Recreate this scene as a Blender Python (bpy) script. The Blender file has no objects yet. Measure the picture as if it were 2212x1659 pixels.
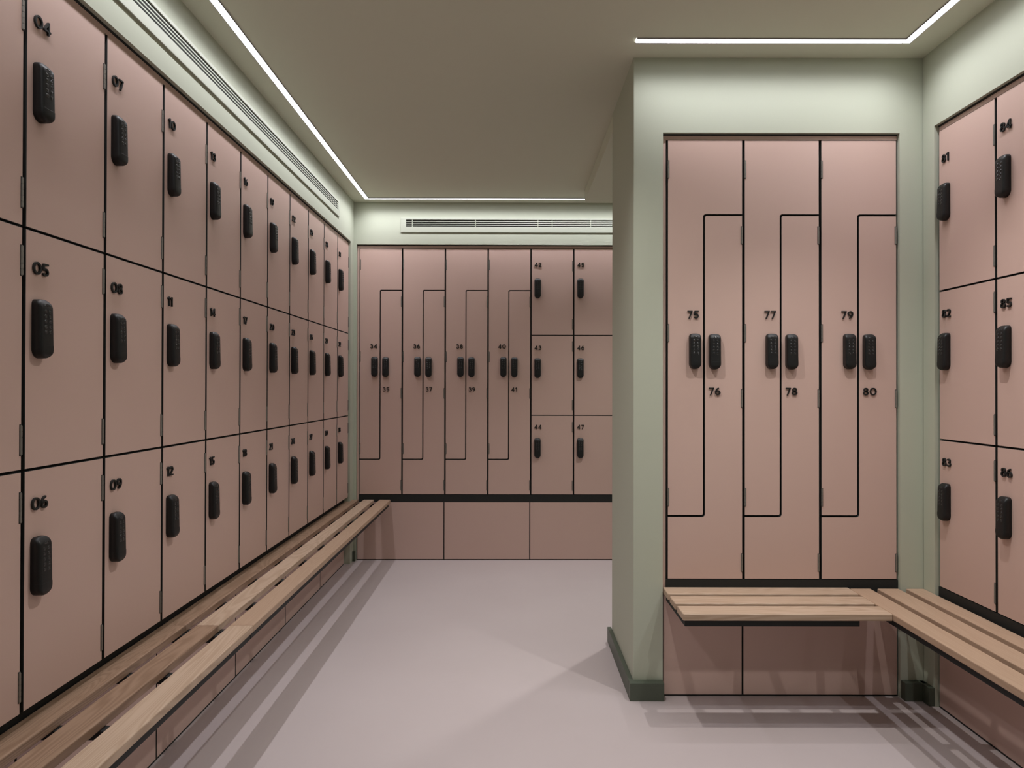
import bpy, bmesh, math, random
from mathutils import Matrix, Vector
random.seed(7)
S = bpy.context.scene
COL = S.collection

# ---------------------------------------------------------------- camera, world, exposure
W_PX, F_PX = 2212.0, 1442.93
CAM_H, YAW, PITCH, ROLL = 1.20656, 0.00025, 0.00547, 0.00178
cd = bpy.data.cameras.new('camera'); cam = bpy.data.objects.new('camera', cd); COL.objects.link(cam)
cd.sensor_width = 36.0; cd.lens = 36.0 * F_PX / W_PX; cd.clip_start = 0.02
fwd = Vector((math.sin(YAW) * math.cos(PITCH), math.cos(YAW) * math.cos(PITCH), math.sin(PITCH)))
rgt = Vector((math.cos(YAW), -math.sin(YAW), 0)); upv = rgt.cross(fwd)
r2 = math.cos(ROLL) * rgt + math.sin(ROLL) * upv; u2 = -math.sin(ROLL) * rgt + math.cos(ROLL) * upv
M = Matrix((r2, u2, -fwd)).transposed().to_4x4(); M.translation = Vector((0, 0, CAM_H))
cam.matrix_world = M
S.camera = cam

wd = bpy.data.worlds.new('world'); S.world = wd; wd.use_nodes = True
wd.node_tree.nodes['Background'].inputs[0].default_value = (0.5, 0.5, 0.5, 1)
wd.node_tree.nodes['Background'].inputs[1].default_value = 0.0
S.view_settings.view_transform = 'Standard'; S.view_settings.look = 'None'
S.view_settings.gamma = 1.0; S.view_settings.use_curve_mapping = False
S.view_settings.exposure = 0.0
S.cycles.max_bounces = 10; S.cycles.diffuse_bounces = 6; S.cycles.glossy_bounces = 3
S.cycles.sample_clamp_indirect = 4.0
S.cycles.caustics_reflective = False; S.cycles.caustics_refractive = False
S.cycles.use_denoising = True

LED_BASE, LED_STRENGTH = 5.5, 63.0   # all-round glow of the diffuser, and its downward lobe
SPOT_POWER = 55.0          # watts per downlight
LED_COL = (1.0, 1.0, 1.06)

# ---------------------------------------------------------------- measured dimensions (metres)
CEIL = 2.5
AL, AB = 0.00153, 0.00637             # the left and back walls are a hair off square
XL, YB, YR, XR = -1.12225, 4.6793, 2.6221, 1.6196     # door planes
WL = 0.30453
Z_TOP, Z_G1, Z_G2, Z_BOT = 2.181, 1.574, 1.0135, 0.459
Z_ROWS = [(Z_G1 + .0028, Z_TOP), (Z_G2 + .0028, Z_G1 - .0028), (Z_BOT, Z_G2 - .0028)]
REC_TOP = 2.206
SET = 0.013                          # doors sit this far behind the plaster

# ---------------------------------------------------------------- materials
def mat(name, color, rough=.5, metal=0.0, spec=.5, emit=None, estr=0.0):
    m = bpy.data.materials.new(name); m.use_nodes = True
    b = m.node_tree.nodes['Principled BSDF']
    b.inputs['Base Color'].default_value = (*color, 1); b.inputs['Roughness'].default_value = rough
    b.inputs['Metallic'].default_value = metal; b.inputs['Specular IOR Level'].default_value = spec
    if emit:
        b.inputs['Emission Color'].default_value = (*emit, 1); b.inputs['Emission Strength'].default_value = estr
    return m

def mottle(m, c1, c2, scale, bump=0.0, bscale=200.0):
    """gentle procedural variation between two close tones of the material itself"""
    nt = m.node_tree; b = nt.nodes['Principled BSDF']
    tc = nt.nodes.new('ShaderNodeTexCoord'); n = nt.nodes.new('ShaderNodeTexNoise')
    n.inputs['Scale'].default_value = scale; n.inputs['Detail'].default_value = 4
    r = nt.nodes.new('ShaderNodeMapRange'); r.inputs[1].default_value = .3; r.inputs[2].default_value = .7
    mx = nt.nodes.new('ShaderNodeMix'); mx.data_type = 'RGBA'
    mx.inputs[6].default_value = (*c1, 1); mx.inputs[7].default_value = (*c2, 1)
    nt.links.new(tc.outputs['Object'], n.inputs['Vector']); nt.links.new(n.outputs[0], r.inputs[0])
    nt.links.new(r.outputs[0], mx.inputs[0]); nt.links.new(mx.outputs[2], b.inputs['Base Color'])
    if bump:
        n2 = nt.nodes.new('ShaderNodeTexNoise'); n2.inputs['Scale'].default_value = bscale
        bp = nt.nodes.new('ShaderNodeBump'); bp.inputs['Strength'].default_value = bump; bp.inputs['Distance'].default_value = .001
        nt.links.new(tc.outputs['Object'], n2.inputs['Vector']); nt.links.new(n2.outputs[0], bp.inputs['Height'])
        nt.links.new(bp.outputs[0], b.inputs['Normal'])
    return m

M_WALL = mottle(mat('green_plaster', (.460, .483, .390), .75, spec=.3), (.455, .478, .385), (.465, .488, .395), 1.5, .08, 260)
M_CEIL = mottle(mat('green_ceiling_paint', (.60, .61, .50), .85, spec=.2), (.595, .605, .495), (.605, .615, .505), 1.2)
M_PINK = mottle(mat('pink_laminate', (.58, .41, .355), .42, spec=.4), (.575, .405, .35), (.585, .415, .36), .9, .03, 900)
M_BLACK = mat('black_laminate_core', (.018, .0185, .0175), .65, spec=.3)
M_CORE = mat('black_core_edge', (.034, .035, .033), .65, spec=.35)
M_RAIL = mat('black_powder_coat', (.016, .0165, .0165), .6, spec=.3)
M_LOCK = mat('black_lock_plastic', (.012, .012, .012), .42, spec=.3)
M_KEY = mat('glossy_key_rim', (.022, .022, .022), .25, spec=.6)
M_NUM = mat('black_acrylic_number', (.014, .0145, .014), .5, spec=.3)
M_STEEL = mat('satin_steel', (.25, .235, .21), .5, metal=.6)
M_SKIRT = mat('dark_green_skirting_paint', (.075, .09, .065), .45, spec=.5)
M_GRILLE = mat('pale_grille_enamel', (.44, .46, .385), .42, spec=.4)
M_DARK = mat('duct_shade_black', (.010, .011, .008), .9)  # near-black colour stands for the shade inside the vent slots
M_FLOOR = mottle(mat('mauve_vinyl_floor', (.50, .43, .425), .55, spec=.35), (.49, .42, .415), (.51, .44, .435), 2.2, .05, 500)
M_LED = mat('led_diffuser', (.9, .9, .9), .4, emit=LED_COL, estr=LED_STRENGTH)
def lens_lobe(m):
    # a lensed diffuser throws most of its light downward: strength follows the emission angle
    nt = m.node_tree; g = nt.nodes.new('ShaderNodeNewGeometry')
    d = nt.nodes.new('ShaderNodeVectorMath'); d.operation = 'DOT_PRODUCT'
    nt.links.new(g.outputs['Incoming'], d.inputs[0]); nt.links.new(g.outputs['Normal'], d.inputs[1])
    r = nt.nodes.new('ShaderNodeMapRange'); r.interpolation_type = 'SMOOTHSTEP'
    r.inputs[1].default_value = .30; r.inputs[2].default_value = .95
    r.inputs[3].default_value = LED_BASE; r.inputs[4].default_value = LED_STRENGTH
    nt.links.new(d.outputs['Value'], r.inputs[0])
    nt.links.new(r.outputs[0], nt.nodes['Principled BSDF'].inputs['Emission Strength'])
    m.cycles.emission_sampling = 'FRONT'
lens_lobe(M_LED)
M_TRIM = mat('led_channel_aluminium', (.32, .31, .33), .4, metal=.3)
M_SPOT = mat('downlight_lens', (.9, .9, .9), .3, emit=(1, .97, .92), estr=12.0)
M_WHITE = mat('white_bezel', (.7, .7, .68), .4)

def wood(name, light, dark, ring=.5):
    m = mat(name, light, .45, spec=.35); nt = m.node_tree; b = nt.nodes['Principled BSDF']; N = nt.nodes.new; L = nt.links.new
    tc = N('ShaderNodeTexCoord'); oi = N('ShaderNodeObjectInfo')
    ad = N('ShaderNodeVectorMath'); ad.operation = 'MULTIPLY_ADD'
    ad.inputs[1].default_value = (1, 1, 1)
    cmb = N('ShaderNodeCombineXYZ'); mu = N('ShaderNodeMath'); mu.operation = 'MULTIPLY'; mu.inputs[1].default_value = 37.0
    L(oi.outputs['Random'], mu.inputs[0])
    for k in range(3): L(mu.outputs[0], cmb.inputs[k])
    L(tc.outputs['Object'], ad.inputs[0]); L(cmb.outputs[0], ad.inputs[2])
    # cathedral figure: bands across the board bent by a long low-frequency noise
    mp = N('ShaderNodeMapping'); mp.inputs['Scale'].default_value = (.9, 9, 9); L(ad.outputs[0], mp.inputs[0])
    nz = N('ShaderNodeTexNoise'); nz.inputs['Scale'].default_value = 1.0; nz.inputs['Detail'].default_value = 2.5
    nz.inputs['Distortion'].default_value = .6; L(mp.outputs[0], nz.inputs['Vector'])
    ml = N('ShaderNodeMath'); ml.operation = 'MULTIPLY'; ml.inputs[1].default_value = 24.0; L(nz.outputs[0], ml.inputs[0])
    fr = N('ShaderNodeMath'); fr.operation = 'PINGPONG'; fr.inputs[1].default_value = .5; L(ml.outputs[0], fr.inputs[0])
    rg = N('ShaderNodeMapRange'); rg.inputs[1].default_value = 0; rg.inputs[2].default_value = .5; rg.interpolation_type = 'SMOOTHSTEP'
    L(fr.outputs[0], rg.inputs[0])
    # fine pores along the grain
    mp2 = N('ShaderNodeMapping'); mp2.inputs['Scale'].default_value = (6, 230, 230); L(ad.outputs[0], mp2.inputs[0])
    n2 = N('ShaderNodeTexNoise'); n2.inputs['Scale'].default_value = 1.0; n2.inputs['Detail'].default_value = 3; L(mp2.outputs[0], n2.inputs['Vector'])
    # broad tone drift
    mp3 = N('ShaderNodeMapping'); mp3.inputs['Scale'].default_value = (1.6, 6, 6); L(ad.outputs[0], mp3.inputs[0])
    n3 = N('ShaderNodeTexNoise'); n3.inputs['Scale'].default_value = 1.0; L(mp3.outputs[0], n3.inputs['Vector'])
    def madd(a, k, c):
        q = N('ShaderNodeMath'); q.operation = 'MULTIPLY_ADD'; L(a, q.inputs[0]); q.inputs[1].default_value = k
        if isinstance(c, float): q.inputs[2].default_value = c
        else: L(c, q.inputs[2])
        return q.outputs[0]
    v = madd(rg.outputs[0], ring, madd(n2.outputs[0], .55, madd(n3.outputs[0], .5, -.45)))
    mx = N('ShaderNodeMix'); mx.data_type = 'RGBA'; L(v, mx.inputs[0])
    mx.inputs[6].default_value = (*light, 1); mx.inputs[7].default_value = (*dark, 1)
    L(mx.outputs[2], b.inputs['Base Color'])
    bp = N('ShaderNodeBump'); bp.inputs['Strength'].default_value = .12; bp.inputs['Distance'].default_value = .001
    L(n2.outputs[0], bp.inputs['Height']); L(bp.outputs[0], b.inputs['Normal'])
    return m
M_ASH = wood('pale_ash_slat', (.52, .385, .285), (.37, .25, .165), .55)
M_OAK = wood('golden_oak_slat', (.44, .305, .215), (.35, .225, .145), .30)
M_BROWN = wood('brown_oak_slat', (.33, .215, .145), (.18, .105, .062), .50)

# ---------------------------------------------------------------- mesh helpers
def link(name, me, mats, parent=None, loc=(0, 0, 0), rotz=0.0):
    o = bpy.data.objects.new(name, me); COL.objects.link(o)
    if mats is not None and len(me.materials) == 0:
        for m in (mats if isinstance(mats, (list, tuple)) else [mats]): me.materials.append(m)
    o.location = loc; o.rotation_euler = (0, 0, rotz)
    if parent: o.parent = parent
    return o

def tag(o, label=None, cat=None, group=None, kind=None):
    if label: o['label'] = label
    if cat: o['category'] = cat
    if group: o['group'] = group
    if kind: o['kind'] = kind
    return o

def thing(name, label, cat, loc=(0, 0, 0), rotz=0.0, group=None):
    o = bpy.data.objects.new(name, None); COL.objects.link(o); o.empty_display_size = .05
    o.location = loc; o.rotation_euler = (0, 0, rotz)
    return tag(o, label, cat, group)

def done(bm, name, smooth=False):
    bmesh.ops.recalc_face_normals(bm, faces=bm.faces)
    me = bpy.data.meshes.new(name); bm.to_mesh(me); bm.free()
    if smooth:
        for p in me.polygons: p.use_smooth = True
    return me

def box(bm, x0, x1, y0, y1, z0, z1, bev=0.0, mi=0, seg=2):
    vs = [bm.verts.new((x, y, z)) for x in (x0, x1) for y in (y0, y1) for z in (z0, z1)]
    fs = [bm.faces.new([vs[i] for i in q]) for q in ((0, 1, 3, 2), (4, 6, 7, 5), (0, 4, 5, 1), (2, 3, 7, 6), (0, 2, 6, 4), (1, 5, 7, 3))]
    for f in fs: f.material_index = mi
    if bev:
        bmesh.ops.recalc_face_normals(bm, faces=fs)
        es = list({e for f in fs for e in f.edges})
        r = bmesh.ops.bevel(bm, geom=es, offset=bev, segments=seg, profile=.5, affect='EDGES', clamp_overlap=True)
        for f in r['faces']: f.material_index = mi
    return fs

def boxmesh(name, *a, **k):
    bm = bmesh.new(); box(bm, *a, **k); return done(bm, name)

def prism(bm, pts, y0, y1, bev=0.0):
    """polygon in (x,z) extruded from y0 (front) to y1; front face gets material 0, sides and back 1"""
    a = [bm.verts.new((x, y0, z)) for x, z in pts]; b = [bm.verts.new((x, y1, z)) for x, z in pts]
    f = bm.faces.new(a); f.material_index = 0
    g = bm.faces.new(list(reversed(b))); g.material_index = 1
    n = len(pts)
    for i in range(n):
        q = bm.faces.new((a[i], b[i], b[(i + 1) % n], a[(i + 1) % n])); q.material_index = 1
    if bev:
        bmesh.ops.recalc_face_normals(bm, faces=bm.faces)
        r = bmesh.ops.bevel(bm, geom=list(f.edges), offset=bev, segments=1, profile=.5, affect='EDGES', clamp_overlap=True)
        for q in r['faces']:
            if abs(q.normal.y) < .97: q.material_index = 1

def arc(cx, cz, r, a0, a1, n=6):
    return [(cx + r * math.cos(math.radians(a0 + (a1 - a0) * i / n)), cz + r * math.sin(math.radians(a0 + (a1 - a0) * i / n))) for i in range(n + 1)]

# wall frames: local x runs to the right as you face the wall, local y into the wall, z up
class Frame:
    def __init__(s, ox, oy, ang): s.o = Vector((ox, oy, 0)); s.a = ang
    def pt(s, x, y=0.0, z=0.0):
        c, q = math.cos(s.a), math.sin(s.a)
        return (s.o.x + c * x - q * y, s.o.y + q * x + c * y, z)
F_L = Frame(XL - AL * 1.5, 0, math.pi / 2 - AL)      # local x = world y
F_B = Frame(0, YB, AB)                               # local x = world x
F_R = Frame(0, YR, 0)                                # alcove, local x = world x
F_S = Frame(XR, 0, -math.pi / 2)                     # right side wall, local x = -world y

# ---------------------------------------------------------------- digits (stroked geometric figures, cap height 1)
def _ell(cx, cy, rx, ry, a0, a1, n=22):
    return [(cx + rx * math.cos(math.radians(a0 + (a1 - a0) * i / n)), cy + ry * math.sin(math.radians(a0 + (a1 - a0) * i / n))) for i in range(n + 1)]
T_ = .070                                            # half stroke
DIG = {
 '0': (.80, [_ell(.40, .5, .315, .415, 0, 360, 32)]),
 '1': (.42, [[(.04, .80), (.16, .83), (.26, .915)], [(.285, 1.0), (.285, 0)]]),
 '2': (.66, [_ell(.32, .68, .235, .235, 170, -25, 16) + [(.09, .085)], [(.06, .085), (.62, .085)]]),
 '3': (.66, [_ell(.31, .70, .20, .215, 160, -90, 16), _ell(.32, .295, .24, .21, 90, -162, 18)]),
 '4': (.72, [[(.50, 1.0), (.50, 0)], [(.47, .93), (.07, .29)], [(.03, .285), (.69, .285)]]),
 '5': (.66, [[(.60, .915), (.13, .915)], [(.155, .95), (.115, .47)], _ell(.31, .325, .235, .24, 142, -155, 22)]),
 '6': (.68, [_ell(.335, .325, .245, .24, 0, 360, 26), _ell(.52, .40, .43, .515, 180, 98, 12)]),
 '7': (.62, [[(.03, .915), (.60, .915)], [(.545, .90), (.20, 0)]]),
 '8': (.68, [_ell(.335, .72, .195, .195, 0, 360, 22), _ell(.335, .30, .245, .215, 0, 360, 24)]),
 '9': (.68, [_ell(.335, .675, .245, .24, 0, 360, 26), _ell(.15, .60, .43, .515, 0, -82, 12)]),
}
def ribbon(bm, pts, hw, y0, y1, sc, ox, oz):
    closed = len(pts) > 3 and (Vector(pts[0]) - Vector(pts[-1])).length < 1e-6
    P = [Vector(p) for p in pts]
    if closed: P = P[:-1]
    n = len(P); Lp, Rp = [], []
    for i in range(n):
        if closed: d = (P[(i + 1) % n] - P[i - 1])
        else: d = P[min(i + 1, n - 1)] - P[max(i - 1, 0)]
        d.normalize(); nn = Vector((-d.y, d.x))
        Lp.append(P[i] + nn * hw); Rp.append(P[i] - nn * hw)
    def V(p, y): return bm.verts.new((ox + p.x * sc, y, oz + p.y * sc))
    A = [[V(Lp[i], y0), V(Rp[i], y0), V(Rp[i], y1), V(Lp[i], y1)] for i in range(n)]
    for i in range(n if closed else n - 1):
        a, b = A[i], A[(i + 1) % n]
        for k in range(4): bm.faces.new((a[k], a[(k + 1) % 4], b[(k + 1) % 4], b[k]))
    if not closed:
        bm.faces.new(A[0]); bm.faces.new(list(reversed(A[-1])))
NUM_H = .031
DX = 1.10                                            # the figures are set wide
def number_mesh(txt):
    bm = bmesh.new(); x = 0.0
    for ch in txt:
        w, st = DIG[ch]
        for p in st: ribbon(bm, [(q[0] * DX, q[1]) for q in p], T_, -.0055, -.0003, NUM_H, x, 0)
        x += (w * DX + .10) * NUM_H
    return done(bm, 'number_' + txt), x - .10 * NUM_H

# ---------------------------------------------------------------- lock meshes (origin: top centre on the door surface)
LK_W, LK_H = .0435, .1385
def lock_loft(z_from, z_to, extra=0.0, n=26):
    """z measured downward from the lock's top"""
    bm = bmesh.new(); rings = []
    hw = LK_W / 2
    for i in range(n + 1):
        # cosine spacing packs levels at the ends
        z = z_from + (z_to - z_from) * (0.5 - 0.5 * math.cos(math.pi * i / n))
        w = hw
        rt, rb = .0115, .0215
        if z < rt: w = hw - rt + math.sqrt(max(rt * rt - (rt - z) ** 2, 0))
        if z > LK_H - rb: w = hw - rb + math.sqrt(max(rb * rb - (z - (LK_H - rb)) ** 2, 0))
        w = max(w, .004)
        # depth: slopes up from the top, runs nearly flat, rounds off at the bottom
        t = min(z / .020, 1.0); d = .012 + (.0235 - .012) * math.sin(t * math.pi / 2)
        d += .002 * min(max((z - .02) / .09, 0), 1)
        if z > LK_H - .016: d *= .62 + .38 * math.sqrt(max(1 - ((z - (LK_H - .016)) / .016) ** 2, 0))
        d += extra
        r = min(.0065, w * .6)
        prof = [(-w, 0), (-w, -(d - r))]
        prof += [(-w + r - r * math.cos(a), -(d - r) - r * math.sin(a)) for a in [math.radians(q) for q in (22, 45, 68, 90)]]
        k = len(prof)
        prof += [(-x, y) for x, y in reversed(prof)]
        rings.append([bm.verts.new((x, y, -z)) for x, y in prof])
    for a, b in zip(rings, rings[1:]):
        for j in range(len(a)): bm.faces.new((a[j], a[(j + 1) % len(a)], b[(j + 1) % len(a)], b[j]))
    bm.faces.new(rings[0]); bm.faces.new(list(reversed(rings[-1])))
    return bm
def keypad_mesh():
    bm = bmesh.new()
    def ring(cx, cz, rx, rz, y, tube=.00055, n=18, m=6):
        R = []
        for i in range(n):
            a = 2 * math.pi * i / n; c, s = math.cos(a), math.sin(a)
            R.append([bm.verts.new((cx + (rx + tube * math.cos(b)) * c, y - tube * math.sin(b), cz + (rz + tube * math.cos(b)) * s)) for b in [2 * math.pi * j / m for j in range(m)]])
        for i in range(n):
            for j in range(m): bm.faces.new((R[i][j], R[(i + 1) % n][j], R[(i + 1) % n][(j + 1) % m], R[i][(j + 1) % m]))
    def dome(cx, cz, rx, rz, y, h=.0011, n=18):
        pr = None
        for q in range(4):
            f = 1 - q / 4; yy = y - h * (1 - f * f)
            rr = [bm.verts.new((cx + rx * f * math.cos(2 * math.pi * i / n), yy, cz + rz * f * math.sin(2 * math.pi * i / n))) for i in range(n)]
            if pr:
                for i in range(n): bm.faces.new((pr[i], pr[(i + 1) % n], rr[(i + 1) % n], rr[i]))
            pr = rr
        bm.faces.new(pr)
    for r in range(5):
        z = -.0275 - r * .0123; y = -(.0236 + .002 * (-z - .02) / .09)
        for x in (-.0075, .0075):
            ring(x, z, .0043, .0043, y); dome(x, z, .0036, .0036, y)
    ring(0, -.0150, .0085, .0040, -.0226); dome(0, -.0150, .0075, .0032, -.0226)
    return done(bm, 'keypad', True)
ME_LOCK = done(lock_loft(0.0, .1081), 'lock_body', True)
ME_TURN = done(lock_loft(.1082, LK_H, .0006, 16), 'thumb_turn', True)
ME_KEYS = keypad_mesh()
bmx = bmesh.new()
def hinge_mesh():
    bm = bmesh.new(); h = .067; r = .0031
    segs = 5; gap = .0009; L = h / segs
    for k in range(segs):
        z0 = k * L + gap / 2; z1 = (k + 1) * L - gap / 2; n = 12
        a = [bm.verts.new((r * math.cos(2 * math.pi * i / n), -.0008 + r * math.sin(2 * math.pi * i / n), z0)) for i in range(n)]
        b = [bm.verts.new((r * math.cos(2 * math.pi * i / n), -.0008 + r * math.sin(2 * math.pi * i / n), z1)) for i in range(n)]
        for i in range(n): bm.faces.new((a[i], a[(i + 1) % n], b[(i + 1) % n], b[i]))
        bm.faces.new(a); bm.faces.new(list(reversed(b)))
    n = 10; r2_ = .0022   # pin
    a = [bm.verts.new((r2_ * math.cos(2 * math.pi * i / n), -.0008 + r2_ * math.sin(2 * math.pi * i / n), -.0012)) for i in range(n)]
    b = [bm.verts.new((r2_ * math.cos(2 * math.pi * i / n), -.0008 + r2_ * math.sin(2 * math.pi * i / n), h + .0012)) for i in range(n)]
    for i in range(n): bm.faces.new((a[i], a[(i + 1) % n], b[(i + 1) % n], b[i]))
    bm.faces.new(a); bm.faces.new(list(reversed(b)))
    return done(bm, 'hinge')
bmx.free()
ME_HINGE = hinge_mesh()
def notch_mesh():
    return boxmesh('hinge_notch', -.0043, .0043, -.0003, .006, -.0024, .0694)
ME_NOTCH = notch_mesh()
CACHE = {}

def add_fittings(root, rootloc_s, rootz, lock_s, lock_top, num_s, num_z, num_txt, hinges, align='left'):
    lk = link('keypad_lock', ME_LOCK, M_LOCK, root, (lock_s - rootloc_s, 0, lock_top - rootz))
    link('keypad', ME_KEYS, M_KEY, lk, (0, 0, 0))
    link('thumb_turn', ME_TURN, M_LOCK, lk, (0, 0, 0))
    if num_txt:
        me, w = number_mesh(num_txt)
        x = num_s if align == 'left' else num_s - w
        link('number', me, M_NUM, root, (x - rootloc_s, 0, num_z - rootz))
    for hs, hz in hinges:
        hg = link('hinge', ME_HINGE, M_STEEL, root, (hs - rootloc_s, 0, hz - rootz))
        link('hinge_notch', ME_NOTCH, M_BLACK, hg)

GAPV, GAPZ = .0048, .0033     # half gaps
NUMW = {}
def small_locker(fr, s0, s1, row, txt, label, group, gv=GAPV):
    """s0,s1: gap centres left and right of the door"""
    z0, z1 = Z_ROWS[row]
    a, b = s0 + gv, s1 - gv
    root = thing('locker', label, 'locker', fr.pt(a, 0, z0), fr.a, group)
    key = ('small', round(b - a, 4), row)
    if key not in CACHE:
        w, h = b - a, z1 - z0
        bm = bmesh.new(); prism(bm, [(0, 0), (w, 0), (w, h), (0, h)], 0, .0125, .0007); dm = done(bm, 'door')
        cm = boxmesh('carcass', -gv + .0006, w + gv - .0006, .0130, .40, -.0022, h + .0022)
        CACHE[key] = (dm, cm)
    dm, cm = CACHE[key]
    link('carcass', cm, M_CORE, root); link('door', dm, [M_PINK, M_CORE], root)
    top = (1.971, 1.4125, .853)[row]; nz = (2.0525, 1.4705, .9160)[row]
    hz = {0: (2.0255, 1.6180), 1: (1.4625, 1.0510), 2: (.8965, .4870)}[row]
    add_fittings(root, a, z0, s0 + .0465, top, s0 + .0245, nz, txt, [(b - .0022, h) for h in hz])
    return root

Z_Z1, Z_Z2 = 1.8865, .7045
def z_pair(fr, s0, s1, t1, t2, lab1, lab2, group):
    a, b = s0 + GAPV, s1 - GAPV; m = s1 - .1552; g = GAPZ; z0, z1 = Z_BOT, Z_TOP
    ro, ri = .0115, .0075
    for which in (1, 2):
        if which == 1:
            zb = Z_Z2 + g
            P = [(a, zb)] + arc(m - g - ri, zb + ri, ri, -90, 0) + [(m - g, Z_Z1 + g - ro)] + \
                arc(m - g + ro, Z_Z1 + g - ro, ro, 180, 90) + [(b, Z_Z1 + g), (b, z1), (a, z1)]
            rz = zb
        else:
            zt = Z_Z1 - g
            P = [(a, z0), (b, z0), (b, zt)] + arc(m + g + ri, zt - ri, ri, 90, 180) + \
                arc(m + g - ro, Z_Z2 - g + ro, ro, 0, -90) + [(a, Z_Z2 - g)]
            rz = z0
        root = thing('interlocking_locker', (lab1, lab2)[which - 1], 'locker', fr.pt(a, 0, rz), fr.a, group)
        key = ('z', which, round(b - a, 4))
        if key not in CACHE:
            bm = bmesh.new(); prism(bm, [(x - a, z - rz) for x, z in P], 0, .0125, .0007); dm = done(bm, 'door')
            e = .0025; e2 = GAPV - .0006
            if which == 1:
                Q = [(a - e2, Z_Z2 + g - e), (m - .0006, Z_Z2 + g - e), (m - .0006, Z_Z1 + .0006), (b + e2, Z_Z1 + .0006), (b + e2, z1 + e), (a - e2, z1 + e)]
            else:
                Q = [(a - e2, z0 - .002), (b + e2, z0 - .002), (b + e2, Z_Z1 - .0006), (m + .0006, Z_Z1 - .0006), (m + .0006, Z_Z2 + g - e - .001), (a - e2, Z_Z2 + g - e - .001)]
            bm = bmesh.new(); prism(bm, [(x - a, z - rz) for x, z in Q], .0130, .40); cm = done(bm, 'carcass')
            CACHE[key] = (dm, cm)
        dm, cm = CACHE[key]
        link('carcass', cm, [M_CORE, M_CORE], root); link('door', dm, [M_PINK, M_CORE], root)
        if which == 1:
            add_fittings(root, a, rz, m - .0375, 1.4195, m - .0195, 1.4790, t1, [(a + .0018, h) for h in (2.0325, 1.3885, .7450)], 'right')
        else:
            add_fittings(root, a, rz, m + .0395, 1.4175, m + .0180, 1.1780, t2, [(b - .0018, h) for h in (1.7735, 1.1325, .4890)])

# ================================================================ SETTING
def struct(name, me, m):
    return tag(link(name, me, m), kind='structure')

Y0 = -1.7                    # wall behind the camera
# floor
struct('floor', boxmesh('floor', -1.8, 3.2, Y0 - .2, 5.4, -.06, 0), M_FLOOR)
# ceiling with the lower soffit over the passage behind the pillar
bm = bmesh.new(); box(bm, -1.8, 3.2, Y0 - .2, 5.4, CEIL, CEIL + .08)
struct('ceiling', done(bm, 'ceiling'), M_CEIL)
bm = bmesh.new(); box(bm, .476, 2.6, 3.15, 4.372, 2.4226, CEIL + .001, .003)
struct('trim_1', done(bm, 'soffit'), M_CEIL)

def recess_wall(name, fr, x0, x1, r0, r1, depth, top=CEIL + .02):
    """plaster wall with a full-height locker recess between r0 and r1, front face at y=-SET"""
    bm = bmesh.new(); y = -SET
    pts = [(x0, -.02), (r0, -.02), (r0, REC_TOP), (r1, REC_TOP), (r1, -.02), (x1, -.02), (x1, top), (x0, top)]
    a = [bm.verts.new((p[0], y, p[1])) for p in pts]; b = [bm.verts.new((p[0], depth, p[1])) for p in pts]
    bm.faces.new(a); bm.faces.new(list(reversed(b))); n = len(pts)
    for i in range(n): bm.faces.new((a[i], b[i], b[(i + 1) % n], a[(i + 1) % n]))
    box(bm, r0 - .01, r1 + .01, depth, depth + .05, -.02, REC_TOP + .05)
    return done(bm, name)
def place_struct(name, me, fr):
    return tag(link(name, me, M_WALL, None, fr.pt(0), fr.a), kind='structure')

L0 = 1.53477                                     # first full gap on the left wall
L_END = 4.5635
place_struct('wall_left', recess_wall('wall_left', F_L, Y0 - .1, 4.86, L0 - WL - .012, 4.5705, .46), F_L)
B_S, B_E = -1.0685, .7345
place_struct('wall_back', recess_wall('wall_back', F_B, -1.20, 3.1, -1.0845, B_E + .012, .46), F_B)
R_S, R_E = .6075, 1.5125
PX = .4745
# the pillar block with the alcove recess
bm = bmesh.new(); y = -SET; yb = 3.156 - YR
pts = [(PX, -.02), (.5900, -.02), (.5900, REC_TOP), (1.5165, REC_TOP), (1.5165, -.02), (1.80, -.02), (1.80, CEIL + .02), (PX, CEIL + .02)]
a = [bm.verts.new((p[0], y, p[1])) for p in pts]; b = [bm.verts.new((p[0], yb - .05, p[1])) for p in pts]
bm.faces.new(a); bm.faces.new(list(reversed(b)))
for i in range(8): bm.faces.new((a[i], b[i], b[(i + 1) % 8], a[(i + 1) % 8]))
bmesh.ops.recalc_face_normals(bm, faces=bm.faces)
es = [e for e in bm.edges if all(abs(v.co.x - PX) < 1e-6 and abs(v.co.y - y) < 1e-6 for v in e.verts)]
bmesh.ops.bevel(bm, geom=es, offset=.0035, segments=3, profile=.5, affect='EDGES')
box(bm, PX, 1.80, yb - .05, yb, -.02, CEIL + .02)
place_struct('wall_alcove', done(bm, 'wall_alcove'), F_R)
S_S, S_E = -2.5335, -1.9315
place_struct('wall_right', recess_wall('wall_right', F_S, -2.606, 1.75, -2.5375, S_E + .012, .46), F_S)
struct('wall_passage', boxmesh('wall_passage', 2.3, 2.4, 3.1, 5.2, -.02, CEIL + .02), M_WALL)
struct('wall_rear', boxmesh('wall_rear', -1.5, 2.1, Y0 - .12, Y0, -.02, CEIL + .02), M_WALL)

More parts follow.
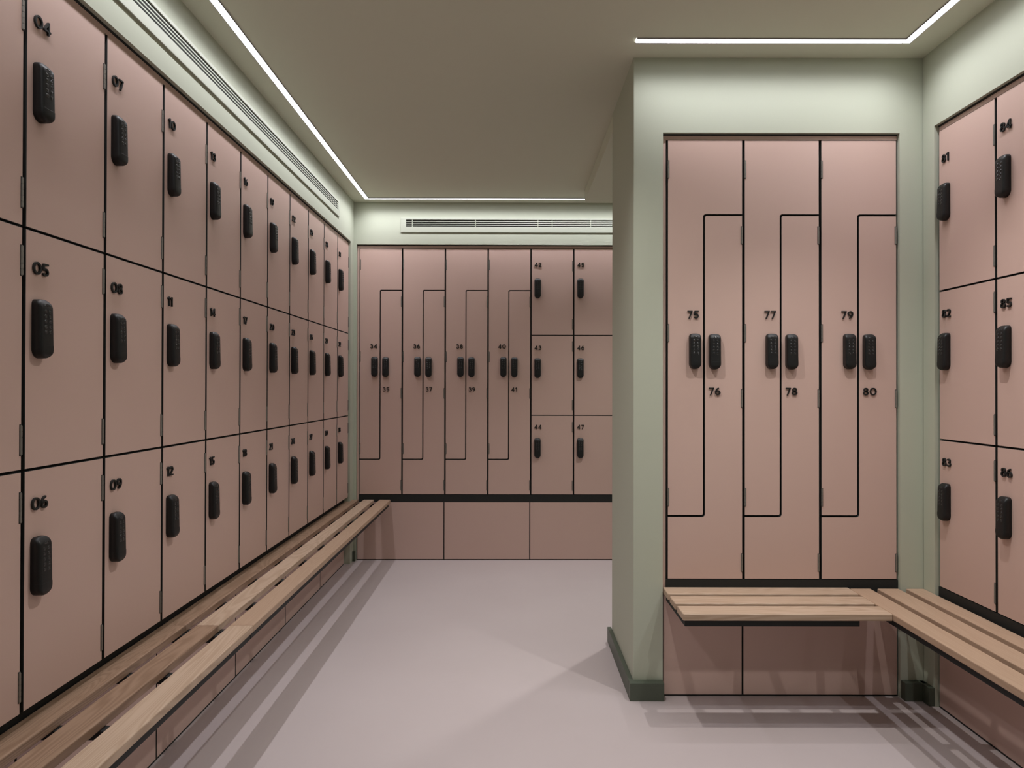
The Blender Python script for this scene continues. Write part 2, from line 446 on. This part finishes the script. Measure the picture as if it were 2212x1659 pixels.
# skirting
def skirt(name, x0, x1, y0, y1, fr=None, h=.070):
    me = boxmesh(name, x0, x1, y0, y1, 0, h, bev=.002)
    return tag(link(name, me, M_SKIRT, None, fr.pt(0) if fr else (0, 0, 0), fr.a if fr else 0), kind='structure')
skirt('baseboard_pillar_front', .4565, .5890, -SET - .033, -SET, F_R)
skirt('baseboard_pillar_left', .4565, PX, 2.6095, 3.185)
skirt('baseboard_alcove', 1.5180, 1.6030, -SET - .030, -SET, F_R)
skirt('baseboard_right', -2.604, -2.5390, -SET - .022, -SET, F_S)
skirt('baseboard_back', -1.108, -1.0865, -SET - .022, -SET, F_B)
skirt('baseboard_right_near', S_E + .014, 1.6, -SET - .020, -SET, F_S)
skirt('baseboard_left_near', Y0 + .01, L0 - WL - .014, -SET - .020, -SET, F_L)

# ================================================================ LOCKERS
ORD = ['first', 'second', 'third', 'fourth', 'fifth', 'sixth', 'seventh', 'eighth', 'ninth', 'tenth']
ROWN = ['top', 'middle', 'bottom']
for c in range(-1, 10):
    s0 = L0 + c * WL; s1 = s0 + WL if c < 9 else L_END + GAPV - .003
    for r in range(3):
        if c < 0:
            lab = 'pink %s-row locker cut off by the left photo edge beside locker 0%d' % (ROWN[r], 4 + r)
            txt = None
        else:
            txt = '%02d' % (4 + 3 * c + r)
            lab = 'pink left-wall locker with raised number %s and black keypad lock, %s row' % (txt, ROWN[r])
        small_locker(F_L, s0, s1, r, txt, lab, 'lockers on the left wall', .0056)
zb = [-1.0685, -.7669, -.4669, -.1669, .1331, .4331, .7331]
for i in range(4):
    t = 34 + 2 * i
    z_pair(F_B, zb[i], zb[i + 1], str(t), str(t + 1),
           'pink back-wall door with full-width top, numbered %d above its keypad lock' % t,
           'pink back-wall door with full-width bottom, numbered %d below its keypad lock' % (t + 1), 'interlocking lockers on the back wall')
for c in (4, 5):
    for r in range(3):
        t = str(42 + 3 * (c - 4) + r)
        small_locker(F_B, zb[c], zb[c + 1], r, t, 'square pink back-wall locker numbered %s, %s row beside the interlocking doors' % (t, ROWN[r]) if c == 4 else
                     'pink back-wall locker numbered %s, %s row partly hidden by the green pillar' % (t, ROWN[r]), 'stacked lockers on the back wall')
zr = [.6075, .9093, 1.2105, 1.5145]
for i in range(3):
    t = 75 + 2 * i
    z_pair(F_R, zr[i], zr[i + 1], str(t), str(t + 1),
           'large pink alcove door with full-width top, numbered %d above its keypad lock' % t,
           'large pink alcove door with full-width bottom, numbered %d below its keypad lock' % (t + 1), 'interlocking lockers in the alcove')
for c in range(2):
    s0 = (-2.5335, -2.2325)[c]; s1 = (-2.2325, -1.9315)[c]
    for r in range(3):
        t = str(81 + 3 * c + r)
        small_locker(F_S, s0, s1, r, t, 'pink right-wall locker numbered %s, %s row, %s' % (t, ROWN[r], 'nearest the alcove corner' if c == 0 else 'cut by the right photo edge'),
                     'lockers on the right wall')

# ---------------------------------------------------------------- surrounds (fillers, gap strips, rails) and plinths
def part(name, root, fr, x0, x1, y0, y1, z0, z1, m, bev=0.0):
    """a straight strip in wall coordinates, parented under its thing (whose empty sits at the wall frame's origin)"""
    me = boxmesh(name, 0, x1 - x0, y0, y1, 0, z1 - z0, bev=bev)
    return link(name, me, m, root, (x0 - root['x0'], 0, z0))
def surround(fr, x0, x1, where, rail_y, side=None, rail_x0=None):
    root = thing('locker_surround', 'thin pink filler and black edging around the %s lockers' % where, 'locker trim', fr.pt(x0, 0, 0), fr.a, 'trim strips around the lockers')
    root['x0'] = x0
    part('filler_strip', root, fr, x0, x1, .005, .017, Z_TOP + .0035, 2.2000, M_PINK)
    part('gap_strip', root, fr, x0, x1, .0015, .05, 2.2003, REC_TOP + .0001, M_BLACK)
    if side: part('side_filler', root, fr, side[0], side[1], .004, .016, .407, Z_TOP + .003, M_PINK)
    part('plinth_rail', root, fr, rail_x0 if rail_x0 else x0, x1, rail_y, .05, .405, Z_BOT - .003, M_BLACK)
    del root['x0']
surround(F_L, L0 - WL - .010, 4.569, 'left-wall', .0275)
surround(F_B, -1.083, B_E + .010, 'back-wall', 0.0, (-1.0825, -1.0685), -1.0675)
surround(F_R, .5912, 1.515, 'alcove', 0.0, (.5912, .6045), .6050)
surround(F_S, -2.536, S_E + .010, 'right-wall', 0.0)
def plinths(fr, cuts, y, top, label):
    root = thing('plinth', label, 'plinth', fr.pt(cuts[0], 0, 0), fr.a, 'plinths under the lockers'); root['x0'] = cuts[0]
    for i in range(len(cuts) - 1):
        g = .0030
        w = cuts[i + 1] - cuts[i] - 2 * g
        bm = bmesh.new(); prism(bm, [(0, 0), (w, 0), (w, top - .0065), (0, top - .0065)], y, y + .012, .0006)
        link('plinth_panel', done(bm, 'plinth_panel'), [M_PINK, M_CORE], root, (cuts[i] + g - cuts[0], 0, .0065))
    bm = bmesh.new(); L = cuts[-1] - cuts[0]
    box(bm, 0, L, y + .0125, y + .03, 0, top); box(bm, 0, L, y + .0008, y + .0125, 0, .0055)
    link('plinth_backing', done(bm, 'plinth_backing'), M_BLACK, root)
    del root['x0']
plinths(F_L, [L0 - WL - .008, 1.552, 2.165, 2.780, 3.392, 4.000, 4.567], .0255, .404, 'long pink plinth of joined panels under the left bench')
plinths(F_B, [-1.0815, -.473, .127, B_E], .0, .4050, 'pink plinth of three panels under the back-wall lockers')
plinths(F_R, [.5915, .9055, 1.5140], .0, .403, 'pink two-panel plinth in shadow under the alcove bench')
plinths(F_S, [-2.535, S_E + .008], .0, .403, 'dark shaded pink plinth under the bench on the right wall')

# ================================================================ BENCHES
TOP, TH = .427, .0245
def slat(parent, x0, x1, y0, y1, m, name='slat'):
    """x0..x1 along, y0..y1 across (parent's local axes); mesh centred, long axis local x"""
    L, Wd = x1 - x0, y1 - y0
    me = boxmesh(name, -L / 2, L / 2, -Wd / 2, Wd / 2, -TH, 0, bev=.0036, seg=3)
    return link(name, me, m, parent, ((x0 + x1) / 2, (y0 + y1) / 2, TOP))
def rail(parent, x0, x1, y0, y1, z0, z1, name='frame_rail'):
    me = boxmesh(name, -(x1 - x0) / 2, (x1 - x0) / 2, -(y1 - y0) / 2, (y1 - y0) / 2, 0, z1 - z0, bev=.0015)
    return link(name, me, M_RAIL, parent, ((x0 + x1) / 2, (y0 + y1) / 2, z0))
RZ0, RZ1 = .3805, TOP - TH - .0003
def bench(fr, label, x0, x1, slats, mats, rail_x, front, back, bars, ends=()):
    root = thing('slatted_bench', label, 'bench', fr.pt(0), fr.a, 'slatted wooden benches')
    for (y0, y1), m in zip(slats, mats): slat(root, x0, x1, y0, y1, m)
    rail(root, rail_x[0], rail_x[1], front, front + .025, RZ0, RZ1)
    rail(root, rail_x[0], rail_x[1], back - .025, back, RZ0, RZ1)
    for b0 in bars: rail(root, b0, b0 + .028, front + .0255, back - .0255, RZ0, RZ1, 'cross_bar')
    return root
def LY(x): return -(x - XL)          # world x -> local y on left frame
left_sl = [(LY(-1.069), LY(-1.1465)), (LY(-.961), LY(-1.033)), (LY(-.847), LY(-.9235))]
bars_all = [1.565, 1.860, 2.178, 2.476, 2.78, 3.085, 3.39, 3.695, 4.0, 4.305, 4.60]
jt = 2.1935
bench(F_L, 'near slatted bench on the left wall, brown oak with a pale ash front board', .62, jt - .0006, left_sl, [M_BROWN, M_BROWN, M_ASH], (.66, jt - .002), LY(-.855), LY(-1.140),
      [.66, .96, 1.265, 1.565, 1.860, jt - .032])
bench(F_L, 'far slatted bench on the left wall running to the back corner', jt + .0006, 4.650, left_sl, [M_BROWN, M_ASH, M_OAK], (jt + .002, 4.628), LY(-.855), LY(-1.140),
      [jt + .004, 2.476, 2.78, 3.085, 3.39, 3.695, 4.0, 4.305, 4.60])
def RY(y): return y - YR
bench(F_R, 'short slatted bench under lockers 75 to 80 in the alcove', .5925, 1.3165, [(RY(2.534), RY(2.6195)), (RY(2.4215), RY(2.5070)), (RY(2.3085), RY(2.3955))],
      [M_ASH, M_ASH, M_ASH], (.6005, 1.2070), RY(2.318), RY(2.600), [.6005, .9000, 1.1790])
def SY(x): return x - XR
bench(F_S, 'long golden oak slatted bench along the right wall', -2.6060, -.55, [(SY(1.3175), SY(1.3975)), (SY(1.424), SY(1.507)), (SY(1.536), SY(1.6055))],
      [M_OAK, M_OAK, M_OAK], (-2.520, -.60), SY(1.3275), SY(1.600), [-2.502, -2.219, -1.919, -1.62, -1.32, -1.02, -.72])

# ================================================================ VENT GRILLES
def grille(fr, x0, x1, mull, label, end_gap=.036):
    P = -SET
    root = thing('vent_grille', label, 'vent', fr.pt(x0, P, 2.290), fr.a, 'long slot vent grilles')
    L = x1 - x0; h = .101; z0, z1 = .040, .088; d = .0065
    bm = bmesh.new()
    box(bm, 0, L, -d, 0, 0, z0, .001); box(bm, 0, L, -d, 0, z1, h, .001)
    box(bm, 0, end_gap, -d, 0, z0, z1); box(bm, L - end_gap, L, -d, 0, z0, z1)
    link('frame', done(bm, 'frame'), M_GRILLE, root)
    link('duct_shade_plate', boxmesh('duct_shade_plate', end_gap, L - end_gap, -.0012, -.0002, z0, z1), M_DARK, root)  # thin plate coloured as the duct's inner shade; the wall behind is not cut
    sm = boxmesh('louvre', 0, L - 2 * end_gap, -d, -.0052, 0, .0052, bev=.0005)
    for k in range(3): link('louvre', sm, M_GRILLE, root, (end_gap, 0, z0 + .0075 + k * .0130))
    if mull:
        mm = boxmesh('mullion', -.0025, .0025, -d * .8, -.0013, z0, z1)
        for q in mull: link('mullion', mm, M_GRILLE, root, (q - x0, 0, 0))
    return root
grille(F_L, .9, 4.250, [], 'long pale green slot vent above the left-wall lockers')
grille(F_B, -.777, 2.2, [-.697, -.256, .181, .280, .550, 1.0, 1.45, 1.9], 'pale green slot vent above the back-wall lockers')

# ================================================================ LIGHTS
def led_run(root, x0, x1, y0, y1, along):
    """flush strip between the given ceiling coordinates"""
    z = CEIL
    e = .0025
    me = bpy.data.meshes.new('diffuser')
    me.from_pydata([(x0, y0, z - .003), (x0, y1, z - .003), (x1, y1, z - .003), (x1, y0, z - .003)], [], [(0, 1, 2, 3)])
    link('diffuser', me, M_LED, root)
    bm = bmesh.new()
    if along == 'y':
        box(bm, x0 - e, x0 - .0003, y0, y1, z - .0045, z); box(bm, x1 + .0003, x1 + e, y0, y1, z - .0045, z)
    else:
        box(bm, x0, x1, y0 - e, y0 - .0003, z - .0045, z); box(bm, x0, x1, y1 + .0003, y1 + e, z - .0045, z)
    link('channel', done(bm, 'channel'), M_TRIM, root)
r_ = thing('led_strip_light', 'long white light line in the ceiling along the left and back walls', 'ceiling light', (0, 0, 0), 0, 'ceiling light lines')
led_run(r_, -1.0085, -.9825, -1.35, 4.5735, 'y'); led_run(r_, -.9822, 2.2, 4.5475, 4.5735, 'x')
r_ = thing('led_strip_light', 'white light line in the ceiling over the alcove and right wall', 'ceiling light', (0, 0, 0), 0, 'ceiling light lines')
led_run(r_, 1.4570, 1.4840, -1.35, 2.4890, 'y'); led_run(r_, .4610, 1.4567, 2.4620, 2.4890, 'x')

def disc(bm, r, z, n=32, flip=False):
    bm.faces.new([bm.verts.new((r * math.cos(2 * math.pi * i / n), r * math.sin(2 * math.pi * i / n), z)) for i in range(n)])
def downlight(x, y, z, power, beam, label, soft=.010):
    root = thing('downlight', label, 'ceiling light', (x, y, z), 0, 'recessed ceiling downlights')
    bm = bmesh.new(); n = 40; prof = [(.030, -.0015), (.034, -.005), (.044, -.004), (.046, 0), (.030, 0)]
    R = [[bm.verts.new((r * math.cos(2 * math.pi * i / n), r * math.sin(2 * math.pi * i / n), h)) for r, h in prof] for i in range(n)]
    for i in range(n):
        for j in range(5): bm.faces.new((R[i][j], R[(i + 1) % n][j], R[(i + 1) % n][(j + 1) % 5], R[i][(j + 1) % 5]))
    link('bezel', done(bm, 'bezel', True), M_WHITE, root)
    bm = bmesh.new(); disc(bm, .029, -.0008); link('lens', done(bm, 'lens'), M_SPOT, root)
    ld = bpy.data.lights.new('downlight_lamp', 'SPOT'); ld.energy = power; ld.color = (1, .985, .96)
    ld.spot_size = math.radians(beam); ld.spot_blend = .9; ld.shadow_soft_size = soft
    lo = bpy.data.objects.new('lamp', ld); COL.objects.link(lo); lo.parent = root; lo.location = (0, 0, -.012)
for x, y, z, k, bm_, lab in ((1.08, 1.94, CEIL, .85, 92, 'round recessed downlight in front of the alcove'), (.13, 1.94, CEIL, 1.0, 128, 'round recessed downlight above the middle of the floor'),
                   (.90, 3.68, 2.4226, 1.0, 120, 'round recessed downlight in the passage behind the pillar')):
    downlight(x, y, z, SPOT_POWER * k, bm_, lab, .010 if x > 1 else .028)
